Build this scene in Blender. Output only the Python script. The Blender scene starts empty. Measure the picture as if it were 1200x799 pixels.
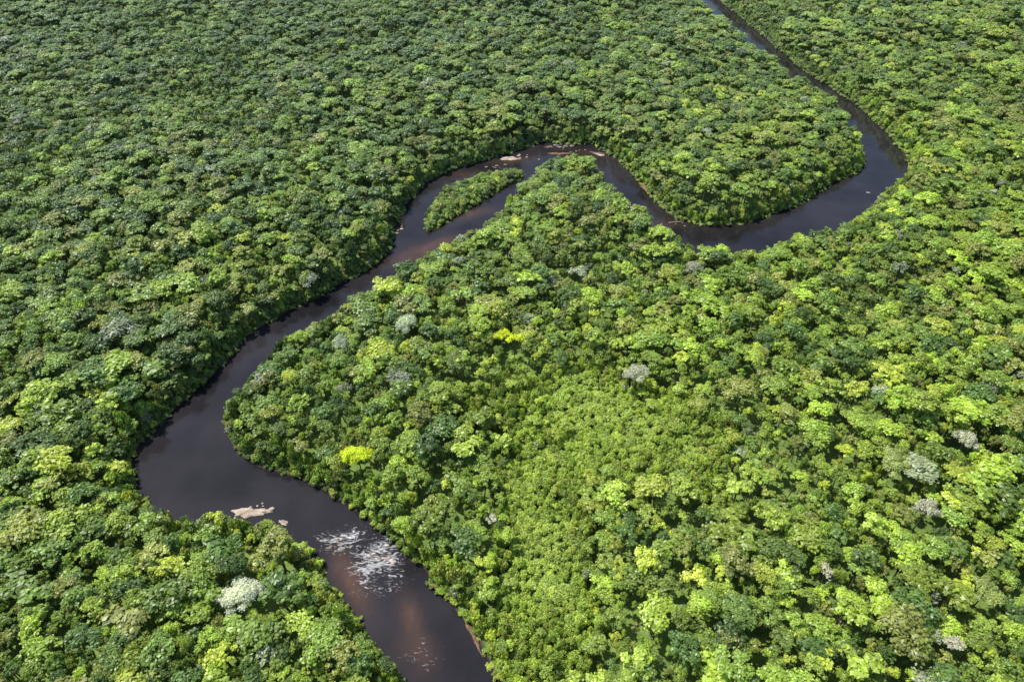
import bpy, math, random
import numpy as np
from mathutils import Vector
rng=np.random.default_rng(7)
scene=bpy.context.scene
H=380.0; P=math.radians(42); c,s=math.cos(P),math.sin(P)
def unp(px,py,z=0.0):
    # map-trace units -> metres on the ground plane
    dx=(px-600)/800.; dy=-(py-399.5)/800.
    t=(H-z)/(s-dy*c)
    return (dx*t,(c+dy*s)*t)
# ---------------------------------------------------------------- river trace
L=[(600,-150),(690,-100),(743,-60),(787,-25),(817,0),(842,22),(867,45),(898,65),(923,88),(953,105),(979,125),(1000,150),(1013,175),(1016,198),(990,208),(970,219),(945,234),(925,245),(895,256),(870,263),(840,265),(810,262),(785,252),(770,240),(755,220),(740,205),(720,185),(705,175),(690,168),(665,170),(640,165),(615,172),(590,182),(560,190),(530,200),(505,210),(490,225),(475,245),(465,265),(462,285),(450,300),(425,320),(400,332),(370,350),(340,362),(310,380),(290,395),(270,415),(255,435),(235,455),(210,475),(185,500),(165,520),(155,545),(157,565),(165,580),(178,592),(205,600),(230,601),(250,597),(268,598),(290,605),(312,603),(325,608),(340,618),(360,630),(380,655),(378,668),(395,680),(400,700),(420,720),(430,735),(440,750),(465,765),(475,785),(480,799),(500,860),(520,950)]
R=[(628,-150),(718,-100),(773,-60),(817,-25),(844,2),(877,27),(911,57),(946,87),(981,107),(1015,132),(1044,161),(1063,185),(1066,196),(1050,210),(1030,226),(1018,242),(990,260),(960,272),(920,285),(880,293),(850,297),(825,295),(800,284),(775,275),(755,263),(740,250),(722,238),(715,222),(708,208),(695,197),(680,190),(660,185),(640,190),(620,205),(608,222),(590,238),(575,262),(550,275),(520,290),(500,300),(480,312),(455,328),(430,345),(405,358),(385,370),(360,380),(340,392),(325,405),(305,425),(290,445),(272,460),(262,480),(262,505),(275,530),(300,547),(330,555),(360,565),(395,585),(430,610),(455,630),(470,655),(495,667),(500,685),(520,705),(545,730),(560,755),(575,785),(580,799),(610,860),(640,950)]
ISL=[(497,271),(499,250),(510,232),(525,216),(545,207),(570,200),(590,196),(612,196),(616,206),(600,214),(585,221),(572,231),(550,243),(530,255),(510,268)]
def chaikin(p):
    out=[]
    n=len(p)
    for i in range(n):
        a=p[i];b=p[(i+1)%n]
        out.append((a[0]*.75+b[0]*.25,a[1]*.75+b[1]*.25)); out.append((a[0]*.25+b[0]*.75,a[1]*.25+b[1]*.75))
    return out
def toworld(poly,land_outside,zc):
    poly=chaikin(poly)
    n=len(poly)
    area=sum(poly[i][0]*poly[(i+1)%n][1]-poly[(i+1)%n][0]*poly[i][1] for i in range(n))
    sg=1 if area>0 else -1
    w=[]
    for i in range(n):
        a=poly[i-2];b=poly[(i+2)%n]
        tx,ty=b[0]-a[0],b[1]-a[1]; l=math.hypot(tx,ty)+1e-6
        ny=-tx/l*sg
        if not land_outside: ny=-ny
        z=1.5+zc*max(0,ny)
        w.append(unp(poly[i][0],poly[i][1],z))
    return np.array(w)
river=toworld(L+R[::-1],True,12)
isl=toworld(ISL,False,5)
def sdf(px,py,poly):
    d2=np.full(px.shape,1e18); ins=np.zeros(px.shape,bool)
    n=len(poly)
    for i in range(n):
        ax,ay=poly[i]; bx,by=poly[(i+1)%n]
        ex,ey=bx-ax,by-ay
        t=np.clip(((px-ax)*ex+(py-ay)*ey)/(ex*ex+ey*ey+1e-9),0,1)
        d2=np.minimum(d2,(px-ax-t*ex)**2+(py-ay-t*ey)**2)
        cond=((ay>py)!=(by>py))
        if by!=ay:
            ins^= cond & (px < (bx-ax)*(py-ay)/(by-ay)+ax)
    d=np.sqrt(d2)
    return np.where(ins,-d,d)
perm=rng.random((256,256))
def vn(x,y,sc,off=0):
    x=x/sc+off*17.3+1000; y=y/sc+off*9.1+1000
    xi=np.floor(x).astype(int); yi=np.floor(y).astype(int)
    fx=x-xi; fy=y-yi; fx=fx*fx*(3-2*fx); fy=fy*fy*(3-2*fy)
    g=lambda a,b: perm[a%256,b%256]
    return (g(xi,yi)*(1-fx)+g(xi+1,yi)*fx)*(1-fy)+(g(xi,yi+1)*(1-fx)+g(xi+1,yi+1)*fx)*fy
# ------------------------------------------------------------ terrain grid
def axis(a,b,step,far):
    mid=np.arange(a,b+.1,step)
    ext=[];d=step*2;p=0
    while p<far: p+=d; ext.append(p); d*=1.35
    ext=np.array(ext)
    return np.concatenate([(a-ext)[::-1],mid,b+ext])
gx=axis(-1250,1250,4.0,20000); gy=axis(-60,2100,4.0,24000)
GX,GY=np.meshgrid(gx,gy)
D=sdf(GX,GY,river); DI=sdf(GX,GY,isl)
D=D-1.8+3.6*(vn(GX,GY,16,21)-.5)+2.4*(vn(GX,GY,8,22)-.5)
D=np.where(DI<0,-DI,np.where(D<0,np.maximum(D,-DI),D))   # >0 land, <0 water
hillp=unp(735,300)
def hfun(x,y,d):
    n=vn(x,y,170,1)*.6+vn(x,y,75,2)*.3+vn(x,y,30,3)*.1
    r=np.clip((d-10)/160,0,1)
    hill=16*np.exp(-(((x-hillp[0])/90)**2+((y-hillp[1])/80)**2))*np.clip((d-4)/45,0,1)
    far=np.clip((y-900)/900,0,1)
    up=r*(4+(n-.25)*(30+34*far))+hill
    bank=np.where(d>0,np.minimum(d*.35,2.0),np.maximum(d*.25,-5))
    return bank+np.maximum(up,0)
Z=hfun(GX,GY,D)
def gridmesh(name,mask=None,z=None):
    ny,nx=GX.shape
    idx=np.arange(nx*ny).reshape(ny,nx)
    f=np.stack([idx[:-1,:-1],idx[:-1,1:],idx[1:,1:],idx[1:,:-1]],-1).reshape(-1,4)
    v=np.stack([GX,GY,z],-1).reshape(-1,3)
    if mask is not None:
        m=mask.reshape(-1); f=f[m[f].all(1)]
        used=np.unique(f); mp=-np.ones(len(v),int); mp[used]=np.arange(len(used)); v=v[used]; f=mp[f]
    else: used=np.arange(len(v))
    me=bpy.data.meshes.new(name); me.from_pydata(v.tolist(),[],f.tolist())
    me.polygons.foreach_set('use_smooth',np.ones(len(f),bool)); me.update()
    ob=bpy.data.objects.new(name,me); scene.collection.objects.link(ob)
    return ob,used
terrain,_=gridmesh('ground_terrain',None,Z)
water,used=gridmesh('river_water',(D<12)&(GY<6000),np.zeros_like(Z))
def sample(arr,x,y):
    i=np.clip(np.searchsorted(gx,x)-1,0,len(gx)-2); j=np.clip(np.searchsorted(gy,y)-1,0,len(gy)-2)
    fx=np.clip((x-gx[i])/(gx[i+1]-gx[i]),0,1); fy=np.clip((y-gy[j])/(gy[j+1]-gy[j]),0,1)
    return (arr[j,i]*(1-fx)+arr[j,i+1]*fx)*(1-fy)+(arr[j+1,i]*(1-fx)+arr[j+1,i+1]*fx)*fy
wx=GX.reshape(-1)[used]; wy=GY.reshape(-1)[used]; wd=D.reshape(-1)[used]
def blob(x,y,p,rx,ry,ang=0):
    q=unp(*p); ca,sa=math.cos(ang),math.sin(ang)
    dx=x-q[0];dy=y-q[1]; u=dx*ca+dy*sa; v=-dx*sa+dy*ca
    return np.exp(-((u/rx)**2+(v/ry)**2))
sh=np.zeros(len(wx))
for p,rx,ry,a,w in [((490,298),30,12,.6,1.),((415,688),18,6,-1.0,1.),((400,660),12,6,-1.,.8),((482,722),15,5,-1.2,.9),((555,250),22,8,.5,.7),((515,285),20,8,.6,.6),((600,188),25,10,.2,.6),((690,180),20,8,-.3,.5),((725,238),14,8,-1,.6),((775,262),30,8,0,.4),((490,765),14,9,-1,.6),((545,205),20,8,0,.5)]:
    sh+=w*blob(wx,wy,p,rx,ry,a)
sh=np.clip(sh,0,1)
fo=np.zeros(len(wx))
for p,rx,ry,a,w in [((400,637),13,7,.3,.95),((412,626),9,5,0,.8),((430,657),11,10,.2,.6),((447,643),12,8,.9,1.),((457,658),9,8,0,.85),((426,674),11,7,0,.55),((444,692),15,6,0,.55),((488,762),11,6,0,.5),((600,186),16,5,0,.5),((655,172),14,4,0,.4),((503,778),8,4,0,.4),((380,628),8,5,0,.6),((470,675),8,6,0,.5)]:
    fo+=w*blob(wx,wy,p,rx,ry,a)
fo=np.clip(fo,0,1.1)
for nm,a in (('shallow',sh),('foam',fo)):
    at=water.data.attributes.new(nm,'FLOAT','POINT'); at.data.foreach_set('value',a.astype(np.float32))
at=terrain.data.attributes.new('bank','FLOAT','POINT'); at.data.foreach_set('value',np.clip(D.reshape(-1),-20,60).astype(np.float32))
# ------------------------------------------------------------ materials
def newmat(n):
    m=bpy.data.materials.new(n); m.use_nodes=True; nt=m.node_tree; nt.nodes.clear()
    return m,nt,nt.nodes,nt.links
def mth(N,Lk,op,a,b=None,cl=False):
    n=N.new('ShaderNodeMath'); n.operation=op; n.use_clamp=cl
    for i,v in enumerate((a,b)):
        if v is None: continue
        if hasattr(v,'is_linked'): Lk.new(v,n.inputs[i])
        else: n.inputs[i].default_value=v
    return n.outputs[0]
def foliage(name,fixed=None):
    m,nt,N,K=newmat(name)
    out=N.new('ShaderNodeOutputMaterial')
    if fixed is None:
        t=N.new('ShaderNodeAttribute'); t.attribute_type='INSTANCER'; t.attribute_name='tint'; col=t.outputs['Color']
    else:
        t=N.new('ShaderNodeRGB'); t.outputs[0].default_value=(*fixed,1); col=t.outputs[0]
    a=N.new('ShaderNodeAttribute'); a.attribute_name='tone'
    f=a.outputs['Fac']
    mul=mth(N,K,'MULTIPLY_ADD',f,1.0); mul.node.inputs[2].default_value=0.5
    vm=N.new('ShaderNodeVectorMath'); vm.operation='SCALE'; K.new(col,vm.inputs[0]); K.new(mul,vm.inputs['Scale'])
    p=N.new('ShaderNodeBsdfDiffuse'); K.new(vm.outputs[0],p.inputs['Color'])
    gl=N.new('ShaderNodeBsdfGlossy'); gl.inputs['Roughness'].default_value=.42; gl.inputs['Color'].default_value=(.9,.95,.9,1)
    mg=N.new('ShaderNodeMixShader'); mg.inputs[0].default_value=.06; K.new(p.outputs[0],mg.inputs[1]); K.new(gl.outputs[0],mg.inputs[2])
    tr=N.new('ShaderNodeBsdfTranslucent'); vt=N.new('ShaderNodeVectorMath'); vt.operation='MULTIPLY'; vt.inputs[1].default_value=(1.5,1.45,.75)
    K.new(vm.outputs[0],vt.inputs[0]); K.new(vt.outputs[0],tr.inputs[0])
    mx=N.new('ShaderNodeMixShader'); mx.inputs[0].default_value=.34
    K.new(mg.outputs[0],mx.inputs[1]); K.new(tr.outputs[0],mx.inputs[2]); K.new(mx.outputs[0],out.inputs[0])
    return m
def simple(name,c1,c2,scale,rough=.85,bump=.4,dist=.3):
    m,nt,N,K=newmat(name); out=N.new('ShaderNodeOutputMaterial'); p=N.new('ShaderNodeBsdfPrincipled'); p.inputs['Roughness'].default_value=rough
    tc=N.new('ShaderNodeTexCoord'); no=N.new('ShaderNodeTexNoise'); no.inputs['Scale'].default_value=scale; no.inputs['Detail'].default_value=6
    K.new(tc.outputs['Object'],no.inputs['Vector'])
    r=N.new('ShaderNodeValToRGB'); r.color_ramp.elements[0].position=.35; r.color_ramp.elements[1].position=.65
    r.color_ramp.elements[0].color=(*c1,1); r.color_ramp.elements[1].color=(*c2,1)
    K.new(no.outputs['Fac'],r.inputs[0]); K.new(r.outputs[0],p.inputs['Base Color'])
    b=N.new('ShaderNodeBump'); b.inputs['Strength'].default_value=bump; b.inputs['Distance'].default_value=dist
    K.new(no.outputs['Fac'],b.inputs['Height']); K.new(b.outputs[0],p.inputs['Normal']); K.new(p.outputs[0],out.inputs[0])
    return m
leafm=foliage('leaf_foliage')
bark=simple('bark',(.09,.07,.05),(.22,.19,.15),3)
rockm=simple('river_rock_stone',(.16,.12,.10),(.34,.27,.22),.6)
sandm=simple('pale_sand',(.36,.27,.20),(.55,.46,.37),.25,.95,.2)
soilm=simple('red_bank_soil',(.16,.08,.045),(.28,.17,.10),.3,.95,.3)
woodm=simple('driftwood',(.30,.22,.15),(.45,.36,.27),.8)
m,nt,N,K=newmat('forest_floor'); out=N.new('ShaderNodeOutputMaterial'); p=N.new('ShaderNodeBsdfPrincipled'); p.inputs['Roughness'].default_value=.95
tc=N.new('ShaderNodeTexCoord'); no=N.new('ShaderNodeTexNoise'); no.inputs['Scale'].default_value=.12; no.inputs['Detail'].default_value=8
K.new(tc.outputs['Object'],no.inputs['Vector'])
r=N.new('ShaderNodeValToRGB'); r.color_ramp.elements[0].position=.35; r.color_ramp.elements[1].position=.68
r.color_ramp.elements[0].color=(.09,.15,.03,1); r.color_ramp.elements[1].color=(.20,.29,.06,1); K.new(no.outputs['Fac'],r.inputs[0])
at=N.new('ShaderNodeAttribute'); at.attribute_name='bank'
mr=N.new('ShaderNodeMapRange'); mr.inputs['From Min'].default_value=.3; mr.inputs['From Max'].default_value=2.5; K.new(at.outputs['Fac'],mr.inputs[0])
mx=N.new('ShaderNodeMix'); mx.data_type='RGBA'; K.new(mr.outputs[0],mx.inputs[0]); mx.inputs[6].default_value=(.05,.032,.02,1); K.new(r.outputs[0],mx.inputs[7])
K.new(mx.outputs[2],p.inputs['Base Color']); K.new(p.outputs[0],out.inputs[0]); terrain.data.materials.append(m)
# water
m,nt,N,K=newmat('dark_river_water'); out=N.new('ShaderNodeOutputMaterial'); p=N.new('ShaderNodeBsdfPrincipled')
p.inputs['IOR'].default_value=1.38; p.inputs['Roughness'].default_value=.08
tc=N.new('ShaderNodeTexCoord')
def noise(sc,det=4,vec=None,dist=0):
    n=N.new('ShaderNodeTexNoise'); n.inputs['Scale'].default_value=sc; n.inputs['Detail'].default_value=det; n.inputs['Distortion'].default_value=dist
    K.new(vec or tc.outputs['Object'],n.inputs['Vector']); return n.outputs['Fac']
mp=N.new('ShaderNodeMapping'); mp.inputs['Rotation'].default_value=(0,0,math.radians(50)); mp.inputs['Scale'].default_value=(.5,1.4,1); K.new(tc.outputs['Object'],mp.inputs[0])
big=noise(.02,6); fine=noise(.35,5); fn=noise(.3,10,mp.outputs[0],2.2)
sa=N.new('ShaderNodeAttribute'); sa.attribute_name='shallow'; fa=N.new('ShaderNodeAttribute'); fa.attribute_name='foam'
mrr=N.new('ShaderNodeMapRange'); mrr.inputs['From Min'].default_value=.35; mrr.inputs['From Max'].default_value=.65; K.new(big,mrr.inputs[0])
mx0=N.new('ShaderNodeMix'); mx0.data_type='RGBA'; K.new(mrr.outputs[0],mx0.inputs[0]); mx0.inputs[6].default_value=(.0140,.0130,.0150,1); mx0.inputs[7].default_value=(.030,.0265,.0305,1)
sfac=mth(N,K,'MULTIPLY',sa.outputs['Fac'],mth(N,K,'MULTIPLY',noise(.06,5),1.3,True),True)
mx1=N.new('ShaderNodeMix'); mx1.data_type='RGBA'; K.new(sfac,mx1.inputs[0]); K.new(mx0.outputs[2],mx1.inputs[6]); mx1.inputs[7].default_value=(.11,.062,.042,1)
ff=mth(N,K,'MULTIPLY',fa.outputs['Fac'],.26)
ff2=mth(N,K,'ADD',fn,ff); ff3=mth(N,K,'MULTIPLY',mth(N,K,'SUBTRACT',ff2,.69),3.4,True)
ff4=mth(N,K,'MULTIPLY',mth(N,K,'MULTIPLY',ff3,.9),mth(N,K,'MULTIPLY',fa.outputs['Fac'],3,True))
mx2=N.new('ShaderNodeMix'); mx2.data_type='RGBA'; K.new(ff4,mx2.inputs[0]); K.new(mx1.outputs[2],mx2.inputs[6]); mx2.inputs[7].default_value=(.78,.78,.78,1)
K.new(mx2.outputs[2],p.inputs['Base Color'])
b=N.new('ShaderNodeBump'); b.inputs['Strength'].default_value=.35; b.inputs['Distance'].default_value=.25
K.new(fine,b.inputs['Height']); K.new(b.outputs[0],p.inputs['Normal']); K.new(p.outputs[0],out.inputs[0]); water.data.materials.append(m)

# ------------------------------------------------------------ tree prototypes
import bmesh
bm=bmesh.new(); bmesh.ops.create_icosphere(bm,subdivisions=2,radius=1); icv=np.array([v.co[:] for v in bm.verts]); icf=np.array([[v.index for v in f.verts] for f in bm.faces]); bm.free()
bm=bmesh.new(); bmesh.ops.create_icosphere(bm,subdivisions=1,radius=1); ic1v=np.array([v.co[:] for v in bm.verts]); ic1f=np.array([[v.index for v in f.verts] for f in bm.faces]); bm.free()
def tube(a,b,ra,rb,n=6):
    a=np.array(a,float);b=np.array(b,float);d=b-a;d/=np.linalg.norm(d)
    u=np.cross(d,[0.3,.9,.1]);u/=np.linalg.norm(u);w=np.cross(d,u)
    th=np.arange(n)*2*np.pi/n
    ring=lambda o,r:o+r*(np.cos(th)[:,None]*u+np.sin(th)[:,None]*w)
    v=np.concatenate([ring(a,ra),ring(b,rb)])
    f=[[i,(i+1)%n,n+(i+1)%n,n+i] for i in range(n)]
    return v,f
def make_tree(name,seed,R,Hc,depth,nl,lr=(.26,.4),leaf=(.4,.75),dens=2.2,mat=leafm,core=True,trunk=True,branch_n=5,zj=.12,nr=.4):
    g=np.random.default_rng(seed)
    V=[];F=[];T=[];M=[];nv=0
    def add(v,f,t,mi):
        nonlocal nv
        V.append(v); F.extend([[k+nv for k in q] for q in f]); T.append(np.broadcast_to(t,(len(v),)).astype(float)); M.extend([mi]*len(f)); nv+=len(v)
    lob=[]
    elong=g.uniform(.78,1.25); ox,oy=g.uniform(-.12,.12,2)*R
    for k in range(nl):
        rr=math.sqrt((k+.5)/nl)*.80*g.uniform(.65,1.25); th=k*2.39996+g.uniform(-.8,.8)
        x=R*rr*math.cos(th)*elong+ox; y=R*rr*math.sin(th)/elong+oy
        l=R*(g.uniform(*lr) if g.random()<.75 else lr[1]*g.uniform(.9,1.25))*(1.1-.3*rr)
        z=Hc+depth*(1-rr**2*1.05)+g.uniform(-zj,zj)*R - l*.5
        lob.append((x,y,z,l,g.uniform(.28,.72)))
    for x,y,z,l,tn in lob:
        if core:
            v=ic1v*(1+.15*g.standard_normal((len(ic1v),1)).clip(-1.5,1.5))*l*.76*[1,1,.8]+[x,y,z]
            add(v,ic1f.tolist(),.3,0)
        n=int(dens*4*l*l/( (leaf[0]+leaf[1])**2/2 ))
        d=g.standard_normal((n,3)); d/=np.linalg.norm(d,axis=1)[:,None]; d[:,2]=np.where(d[:,2]<-.2,-d[:,2],d[:,2])
        bump=1+.20*np.sin(d[:,0]*5+tn*20)*np.sin(d[:,1]*6+tn*9)+.08*np.sin(d[:,0]*11+d[:,2]*9+tn*40)
        pos=d*(l*(g.uniform(.76,1.16,n)*bump)[:,None])*[1,1,.82]+[x,y,z]
        nn=d*.8+g.standard_normal((n,3))*nr+[0,0,.5]; nn/=np.linalg.norm(nn,axis=1)[:,None]
        u=np.cross(nn,g.standard_normal((n,3))); u/=np.linalg.norm(u,axis=1)[:,None]; w=np.cross(nn,u)
        sz=g.uniform(leaf[0],leaf[1],n)[:,None]; asp=g.uniform(.5,.95,n)[:,None]
        q=np.stack([pos-u*sz,pos-w*sz*asp,pos+u*sz+nn*sz*.1,pos+w*sz*asp],1).reshape(-1,3)
        f=np.arange(n*4).reshape(-1,4).tolist()
        t=np.repeat(np.clip(tn+g.uniform(-.32,.32,n),0,1),4)
        add(q,f,t,0)
    if trunk:
        rt=.045*R+.12; ht=Hc*.78
        add(*tube((0,0,-3),(0,0,ht),rt,rt*.6,8),.5,1)
        for k in range(0,min(branch_n*2,len(lob)*2),2):
            x,y,z,l,_=lob[(k*3+1)%len(lob)]
            add(*tube((0,0,ht*.93),(x*.5,y*.5,ht+(z-ht)*.6),rt*.55,rt*.35),.5,1)
            add(*tube((x*.5,y*.5,ht+(z-ht)*.6),(x,y,z+l*.4),rt*.35,rt*.12),.5,1)
    v=np.concatenate(V)
    me=bpy.data.meshes.new(name); me.from_pydata(v.tolist(),[],F)
    a=me.attributes.new('tone','FLOAT','POINT'); a.data.foreach_set('value',np.concatenate(T).astype(np.float32))
    me.materials.append(mat); me.materials.append(bark); me.polygons.foreach_set('material_index',M); me.update()
    return bpy.data.objects.new(name,me)
def coll(name): return bpy.data.collections.new(name)
ct=coll('rainforest_tree_kinds')
specs=[(1,6,19,3.2,14,(.22,.38),(.38,.7),.16),(2,6,19,3.6,26,(.15,.26),(.3,.55),.14),(3,6,20,2.2,10,(.28,.44),(.5,.9),.12),(4,6,18,4.4,34,(.13,.22),(.28,.5),.18),(5,6,20,2.6,18,(.2,.34),(.45,.8),.22),
 (6,6,19,3.6,8,(.36,.50),(.32,.6),.12),(7,6,18.5,4.2,24,(.17,.28),(.5,.9),.2),(8,6,20.5,1.8,16,(.2,.3),(.3,.55),.08),(9,6,19,3.0,30,(.14,.24),(.4,.7),.12),(10,6,18,5.2,18,(.22,.36),(.35,.65),.24),
 (11,6,19,2.6,12,(.24,.38),(.6,1.0),.14),(12,6,19.5,2.0,40,(.11,.19),(.28,.48),.1),(13,6,19,4.4,22,(.15,.33),(.45,.75),.3),(14,6,19.5,3,28,(.12,.30),(.35,.6),.2)]
for (sd,R_,hc,dp,nl,lr,lf,zj) in specs:
    ct.objects.link(make_tree('rainforest_tree',sd,R_,hc,dp,nl,lr,lf,dens=1.4,zj=zj))
cs=coll('riverside_shrub_kinds')
for k in range(5):
    cs.objects.link(make_tree('riverside_shrub',50+k,4,1.2,[3.6,2.4,1.6,3,2][k],11+k*3,[(.3,.46),(.26,.4),(.24,.34),(.2,.3),(.17,.28)][k],(.28,.55),dens=1.6,branch_n=3))
# ------------------------------------------------------------ scatter
def scatter(name,pts,scl,rot,proto,tint,col):
    me=bpy.data.meshes.new(name); me.from_pydata(pts.tolist(),[],[])
    n=len(pts)
    a=me.attributes.new('scl','FLOAT_VECTOR','POINT'); a.data.foreach_set('vector',scl.astype(np.float32).ravel())
    a=me.attributes.new('rot','FLOAT_VECTOR','POINT'); a.data.foreach_set('vector',rot.astype(np.float32).ravel())
    a=me.attributes.new('kind','INT','POINT'); a.data.foreach_set('value',proto.astype(np.int32))
    a=me.attributes.new('tint','FLOAT_COLOR','POINT'); a.data.foreach_set('color',np.concatenate([tint,np.ones((n,1))],1).astype(np.float32).ravel())
    ob=bpy.data.objects.new(name,me); scene.collection.objects.link(ob)
    ng=bpy.data.node_groups.new(name+'_scatter','GeometryNodeTree')
    ng.interface.new_socket('Geometry',in_out='INPUT',socket_type='NodeSocketGeometry'); ng.interface.new_socket('Geometry',in_out='OUTPUT',socket_type='NodeSocketGeometry')
    N=ng.nodes;K=ng.links
    gi=N.new('NodeGroupInput');go=N.new('NodeGroupOutput'); ci=N.new('GeometryNodeCollectionInfo'); ci.inputs[0].default_value=col
    ci.inputs['Separate Children'].default_value=True; ci.inputs['Reset Children'].default_value=True
    ip=N.new('GeometryNodeInstanceOnPoints'); ip.inputs['Pick Instance'].default_value=True
    def na(nm,t):
        q=N.new('GeometryNodeInputNamedAttribute'); q.data_type=t; q.inputs[0].default_value=nm; return q.outputs[0]
    K.new(gi.outputs[0],ip.inputs['Points']); K.new(ci.outputs[0],ip.inputs['Instance']); K.new(na('kind','INT'),ip.inputs['Instance Index'])
    e=N.new('FunctionNodeEulerToRotation'); K.new(na('rot','FLOAT_VECTOR'),e.inputs[0]); K.new(e.outputs[0],ip.inputs['Rotation'])
    K.new(na('scl','FLOAT_VECTOR'),ip.inputs['Scale']); K.new(ip.outputs[0],go.inputs[0])
    md=ob.modifiers.new('instances','NODES'); md.node_group=ng
    return ob
def jgrid(step,y0,y1,jit=.75,seed=0):
    g=np.random.default_rng(seed)
    xs=np.arange(-1240,1240,step); ys=np.arange(y0,y1,step*.87)
    X,Y=np.meshgrid(xs,ys); X=X+((np.arange(len(ys))%2)*step/2)[:,None]
    X=X+g.uniform(-.5,.5,X.shape)*step*jit; Y=Y+g.uniform(-.5,.5,Y.shape)*step*jit
    X=X.ravel();Y=Y.ravel()
    k=(np.abs(X)<Y*.59+ 240)&(np.abs(X)<1235)
    return X[k],Y[k]
def clear(x,y):
    w=1+1.0*(vn(x,y,26,31)-.5)+.7*(vn(x,y,11,33)-.5)
    return np.clip((1.15*blob(x,y,(690,500),50,42)+1.0*blob(x,y,(640,695),28,60,.1)+.65*blob(x,y,(620,600),24,40)+.3*blob(x,y,(1010,600),45,30)+.3*blob(x,y,(860,560),35,45)+.45*blob(x,y,(760,560),45,45)+.3*blob(x,y,(560,480),35,30))*w,0,1)
# broader, softer zone of lime-coloured secondary growth around the clearing
def limezone(x,y): return np.clip(blob(x,y,(700,520),85,75)+.9*blob(x,y,(650,690),50,80)+.5*blob(x,y,(900,620),90,80),0,1)
PAL=np.array([(.250,.360,.060),(.315,.430,.066),(.178,.275,.054),(.395,.51,.072),(.335,.365,.09),(.110,.195,.048),(.48,.55,.078),(.36,.40,.28)])
def tints(x,y,g,d,lay=None):
    n=len(x)
    lit=np.clip((x*.9-(y-470)*.35)/650,-.5,.9)   # front-lit brightening towards the near right, painted into the crown colours
    lz=limezone(x,y)
    lit=lit+ (vn(x,y,90,5)-.5)*1.0+(vn(x,y,35,15)-.5)*1.0
    w=np.stack([np.full(n,2.4),2+1.2*lit,1.7-1.2*lit-.6*lz,1.7+1.6*lit+1.5*lz,np.full(n,1.3),1.6-1.3*lit-.8*lz,.5+.5*lit+.4*lz,np.full(n,.10)],1).clip(0.03)
    cl=clear(x,y); w[:,3]+=cl*12; w[:,6]+=cl*3; w[:,1]+=cl*6; w[:,5]*=(1-cl); w[:,2]*=(1-cl); w[:,7]*=(1-cl)
    w/=w.sum(1)[:,None]; cum=w.cumsum(1); u=g.random(n)
    k=(cum<u[:,None]).sum(1).clip(0,7)
    col=PAL[k].copy()
    mean=(w[:,:,None]*PAL[None]).sum(1)
    bl=(.10+.5*cl)[:,None]
    col=col*(1-bl)+mean*bl
    col*=g.uniform(.68,1.32,n)[:,None]**((1-.6*cl)[:,None])
    col*= (1.06+.10*np.clip(lit,-1,1)+.06*cl)[:,None]
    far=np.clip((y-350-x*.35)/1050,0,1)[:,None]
    col=col*(1-.5*far)+np.array([.31,.41,.32])*.5*far  # distance haze painted into the crown tints: paler and bluer to the far left
    return col.clip(0,.75)
g=np.random.default_rng(11)
SPEC=[('silver_crowned_tree',283,702,11.5,(.70,.74,.62),101,30,dict(Hc=24)),('silver_crowned_tree',476,386,10.5,(.52,.60,.43),102,26,dict(Hc=22.5)),('grey_green_tree',400,404,8.5,(.42,.49,.33),103,24,{}),
('grey_green_tree',744,448,9.5,(.54,.56,.42),104,26,{}),('grey_green_tree',810,321,8,(.42,.42,.33),105,20,{}),('yellow_green_tree',419,533,9.5,(.66,.76,.02),106,26,dict(Hc=22.5,dp=3)),
('flowering_yellow_tree',589,405,7,(.70,.78,.02),107,12,dict(Hc=22.5,dp=1.5)),('flowering_yellow_tree',603,410,6.5,(.70,.78,.02),108,10,dict(Hc=22,dp=1.5)),
('pale_bare_tree',1122,530,8.5,(.56,.57,.42),109,20,dict(dens=1.2)),('pale_bare_tree',1080,606,8,(.58,.56,.46),110,16,dict(dens=1.1,core=False)),('olive_tree',1040,556,10,(.42,.50,.16),111,26,{}),
('pale_bare_tree',960,686,5,(.62,.58,.47),112,9,dict(dens=1.0,core=False)),('yellow_green_tree',982,546,6,(.56,.64,.07),114,12,{}),
('grey_green_tree',665,78,11,(.42,.48,.36),115,20,{}),('olive_tree',1150,700,8.5,(.40,.48,.14),116,22,{}),('grey_green_tree',540,310,7,(.36,.43,.27),117,18,{}),
('pale_bare_tree',1105,765,6,(.58,.57,.46),118,12,dict(dens=1.1)),('yellow_green_tree',470,615,7,(.42,.56,.08),124,18,{}),('yellow_green_tree',350,395,8,(.42,.55,.08),125,18,{}),('yellow_green_tree',520,360,8,(.38,.50,.08),126,18,{}),
('yellow_green_tree',880,440,8,(.46,.57,.09),127,18,{}),('yellow_green_tree',1000,400,7,(.46,.57,.09),128,16,{}),('pale_bare_tree',577,612,4.5,(.54,.54,.42),129,10,dict(dens=1.1))]
SP=np.array([unp(t[1],t[2],26) for t in SPEC]); SR=np.array([t[3] for t in SPEC])
YM=1680
x1,y1=jgrid(16,70,YM,.9,1); k=g.random(len(x1))<.75*np.clip(.2+vn(x1,y1,140,6)*1.5,0,1); x1=x1[k];y1=y1[k]
s1=g.uniform(1.05,2.0,len(x1))
x2,y2=jgrid(8.8,70,YM,1.0,2); s2=np.exp(g.normal(-.30,.31,len(x2))).clip(.40,1.4); k=g.random(len(x2))>.10; x2=x2[k];y2=y2[k];s2=s2[k]
x3,y3=jgrid(9.4,70,600,.95,3); s3=g.uniform(.30,.55,len(x3)); y3=y3+4; x3=x3+4
X=np.concatenate([x1,x2,x3]);Y=np.concatenate([y1,y2,y3]);S=np.concatenate([s1,s2,s3]); LY=np.concatenate([np.zeros(len(x1)),np.ones(len(x2)),np.full(len(x3),2)])
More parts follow.
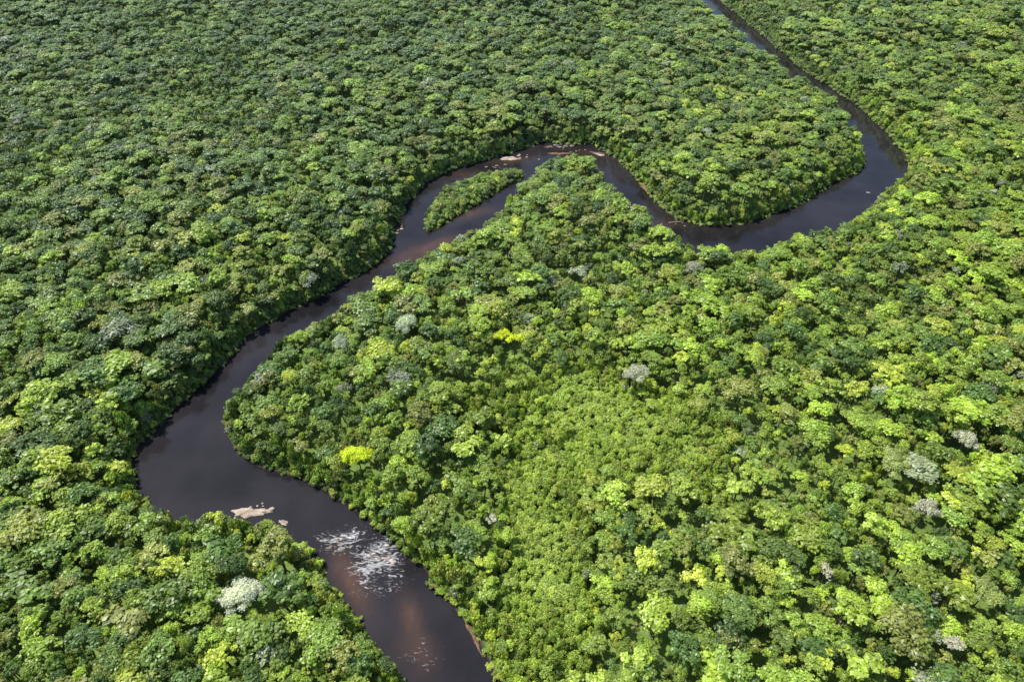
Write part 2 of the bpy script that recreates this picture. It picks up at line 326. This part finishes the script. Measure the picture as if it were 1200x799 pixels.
d=sample(D,X,Y); cl=clear(X,Y); di=sample(DI,X,Y)
keep=(d>3.0+S*2.2)&(di>3)&(g.random(len(X))>cl*1.8-.4)
keep&=~((LY==0)&((d<16)|(cl>.25)))
dd=np.hypot(X[:,None]-SP[None,:,0],Y[:,None]-SP[None,:,1]); keep&=(dd>SR[None]*.8+S[:,None]*3.8).all(1)
X=X[keep];Y=Y[keep];S=S[keep];LY=LY[keep];d=d[keep];cl=cl[keep]
patch=.78+.44*vn(X,Y,120,8); Sxy=S*patch*(1-.38*cl)
hs=np.clip(.62+ (d-4)/38,.62,1.0)*(.77+.29*S*patch)*g.uniform(.85,1.13,len(X))*(1-.68*np.clip(cl*1.2,0,1))*(.90+.2*vn(X,Y,45,9))
hs=np.where(LY==2,hs*.96,hs)
Zt=sample(Z,X,Y)
n=len(X)
scl=np.stack([Sxy*g.uniform(.85,1.15,n),Sxy*g.uniform(.85,1.15,n),hs],1)
rot=np.stack([g.normal(0,.06,n),g.normal(0,.06,n),g.uniform(0,6.28,n)],1)
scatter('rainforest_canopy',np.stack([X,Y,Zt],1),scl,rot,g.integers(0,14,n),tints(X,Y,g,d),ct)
x,y=jgrid(4.4,70,1350,.9,5); d=sample(D,x,y); di=sample(DI,x,y)
k=((d>-.9)&(d<10))|((d>.3)&(di<0))
x=x[k];y=y[k];d=d[k];di=di[k];n=len(x)
ss=np.clip(.62+d*.06,.5,1.2)*g.uniform(.7,1.3,n)
sz=ss*np.where(di<0,1.3,np.clip(1.0+d*.2,.8,2.8))*g.uniform(.75,1.35,n)
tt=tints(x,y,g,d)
zb=sample(Z,x,y)-.4
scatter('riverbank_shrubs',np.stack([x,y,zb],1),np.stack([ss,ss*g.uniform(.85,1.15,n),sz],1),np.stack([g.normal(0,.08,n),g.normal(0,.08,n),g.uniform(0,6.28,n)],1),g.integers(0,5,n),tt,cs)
x,y=jgrid(3.8,70,600,.95,4); cl=clear(x,y); k=(cl>.3)&(sample(D,x,y)>8); x=x[k];y=y[k];cl=cl[k];n=len(x)
ss=g.uniform(.45,1.05,n); sz=g.uniform(.8,1.4,n)+1.8*(1-cl)
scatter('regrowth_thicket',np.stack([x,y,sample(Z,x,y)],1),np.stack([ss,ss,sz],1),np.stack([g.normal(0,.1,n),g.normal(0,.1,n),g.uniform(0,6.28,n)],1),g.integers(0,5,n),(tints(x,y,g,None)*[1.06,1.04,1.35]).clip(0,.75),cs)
# ------------------------------------------------------------ notable trees
def special(name,px,py,R_,colr,seed,nl=22,Hc=21,dp=4,leaf=(.3,.55),dens=1.8,core=True):
    q=unp(px,py,26); q=np.array(q)
    mt=foliage(name+'_leaves',colr)
    ob=make_tree(name,seed,R_,Hc,dp,nl,(.2,.32),leaf,dens=dens,mat=mt,core=core)
    z=float(sample(Z,np.array([q[0]]),np.array([q[1]]))[0])
    ob.location=(q[0],q[1],z+1.5); scene.collection.objects.link(ob)
for t in SPEC: special(*t[:7],**t[7])
# ------------------------------------------------------------ rocks / sand / logs
def rocks(name,px,py,n,spread,size,mat,flat=.5,seed=0,zoff=0):
    g=np.random.default_rng(seed+200); q=unp(px,py,0); V=[];F=[];nv=0
    for i in range(n):
        r=size*g.uniform(.35,1.0); v=icv*(1+.16*g.standard_normal((len(icv),1)).clip(-1.5,1.5))*[r*g.uniform(.8,1.5),r*g.uniform(.7,1.1),r*flat]
        v=v+[g.normal(0,spread[0]),g.normal(0,spread[1]),zoff]
        V.append(v);F.extend((icf+nv).tolist());nv+=len(v)
    me=bpy.data.meshes.new(name);me.from_pydata(np.concatenate(V).tolist(),[],F);me.materials.append(mat);me.update()
    ob=bpy.data.objects.new(name,me);ob.location=(q[0],q[1],0);scene.collection.objects.link(ob)
def bar(name,px,py,a,b,ang,mat,h=.7,seed=0):
    g=np.random.default_rng(seed+300);q=unp(px,py,0);V=[];F=[];nr=9;ns=48
    ph=g.uniform(0,6.28,4)
    V.append((0,0,h))
    for i in range(1,nr+1):
        for k in range(ns):
            th=k*2*math.pi/ns; rr=i/nr; w=1+.20*math.sin(2*th+ph[0])+.16*math.sin(3*th+ph[1])+.12*math.sin(7*th+ph[2])+.08*math.sin(13*th+ph[3])
            x=a*rr*w*math.cos(th);y=b*rr*w*math.sin(th)
            V.append((x*math.cos(ang)-y*math.sin(ang),x*math.sin(ang)+y*math.cos(ang),h*(1-rr**2)-.25*rr+g.uniform(-.1,.1)))
    for k in range(ns): F.append((0,1+k,1+(k+1)%ns))
    for i in range(nr-1):
        for k in range(ns):
            o=1+i*ns; F.append((o+k,o+ns+k,o+ns+(k+1)%ns,o+(k+1)%ns))
    me=bpy.data.meshes.new(name);me.from_pydata(V,[],F);me.materials.append(mat);me.update()
    ob=bpy.data.objects.new(name,me);ob.location=(q[0],q[1],0);scene.collection.objects.link(ob)
bar('sand_bar',294,600,12,4.2,.12,sandm,1.2,1); rocks('river_rocks',300,597,9,(6,1.6),1.4,sandm,.6,1,.6)
bar('sand_bar',332,612,4.5,1.7,-.4,sandm,.6,2)
rocks('river_rocks',402,640,9,(4.5,2.5),.9,rockm,.4,2); rocks('river_rocks',440,650,14,(6,5),.9,rockm,.4,3); rocks('river_rocks',456,655,5,(1.5,2.5),1.4,sandm,.5,4)
rocks('river_rocks',600,184,12,(14,5),1.8,sandm,.4,5); rocks('river_rocks',655,171,12,(9,4),2.4,rockm,.5,6); rocks('river_rocks',730,242,6,(5,4),2.2,sandm,.4,7)
rocks('river_rocks',585,196,8,(14,3),1.8,rockm,.4,8); rocks('river_rocks',690,176,8,(14,3),1.6,rockm,.4,9); rocks('river_rocks',795,262,6,(8,2),1.3,rockm,.4,10)
rocks('river_rocks',1023,226,2,(2,1),1.6,sandm,.4,11); rocks('river_rocks',468,268,6,(3,6),1.6,sandm,.4,12); rocks('river_rocks',157,570,5,(1,3),.8,sandm,.4,13)
bar('red_soil_bank',760,222,22,5,-1.15,soilm,1.2,5); bar('red_soil_bank',552,738,13,1.7,-1.15,soilm,1.4,6); bar('sand_bar',728,241,11,6,-.8,sandm,1,7)
bar('sand_bar',597,186,15,4.5,.1,sandm,.6,8); bar('sand_bar',655,180,14,3.5,0,soilm,.5,9); bar('sand_bar',702,181,9,3,-.4,sandm,.5,10)
def log(px,py,l,ang,r):
    q=unp(px,py,0); v,f=tube((-l/2*math.cos(ang),-l/2*math.sin(ang),.3),(l/2*math.cos(ang),l/2*math.sin(ang),1.1),r,r*.5,7)
    v2,f2=tube((0,0,.6),(l*.2*math.cos(ang+.8),l*.2*math.sin(ang+.8),1.6),r*.5,r*.2,6)
    me=bpy.data.meshes.new('driftwood_log');me.from_pydata(np.concatenate([v,v2]).tolist(),[],f+[[k+len(v) for k in t] for t in f2]);me.materials.append(woodm)
    ob=bpy.data.objects.new('driftwood_log',me);ob.location=(q[0],q[1],0);scene.collection.objects.link(ob)
log(765,225,26,-1.3,.8); log(775,240,20,-.9,.7); log(792,261,16,.1,.6); log(535,305,9,.5,.5); log(700,180,18,-.3,.6)
# ------------------------------------------------------------ light
el=math.radians(61); az=math.radians(-60)
S=Vector((math.sin(az)*math.cos(el),math.cos(az)*math.cos(el),math.sin(el)))
su=bpy.data.lights.new('sun','SUN'); su.energy=5; su.angle=math.radians(.5); su.color=(1,.96,.88)
so=bpy.data.objects.new('sun',su); so.rotation_euler=S.to_track_quat('Z','Y').to_euler(); so.location=(0,0,600); scene.collection.objects.link(so)
w=bpy.data.worlds.new('World'); scene.world=w; w.use_nodes=True; N=w.node_tree.nodes; bg=N['Background']; sk=N.new('ShaderNodeTexSky'); sk.sky_type='NISHITA'; sk.sun_disc=False
sk.sun_elevation=el; sk.sun_rotation=az; sk.altitude=200; w.node_tree.links.new(sk.outputs[0],bg.inputs[0]); bg.inputs[1].default_value=.15
cam=bpy.data.cameras.new('camera'); cam.lens=24; cam.sensor_width=36; cam.clip_end=60000; cam.clip_start=1
co=bpy.data.objects.new('camera',cam); co.location=(0,0,H); co.rotation_euler=(math.pi/2-P,0,0); scene.collection.objects.link(co); scene.camera=co
scene.view_settings.view_transform='Standard'; scene.view_settings.look='None'; scene.view_settings.exposure=0
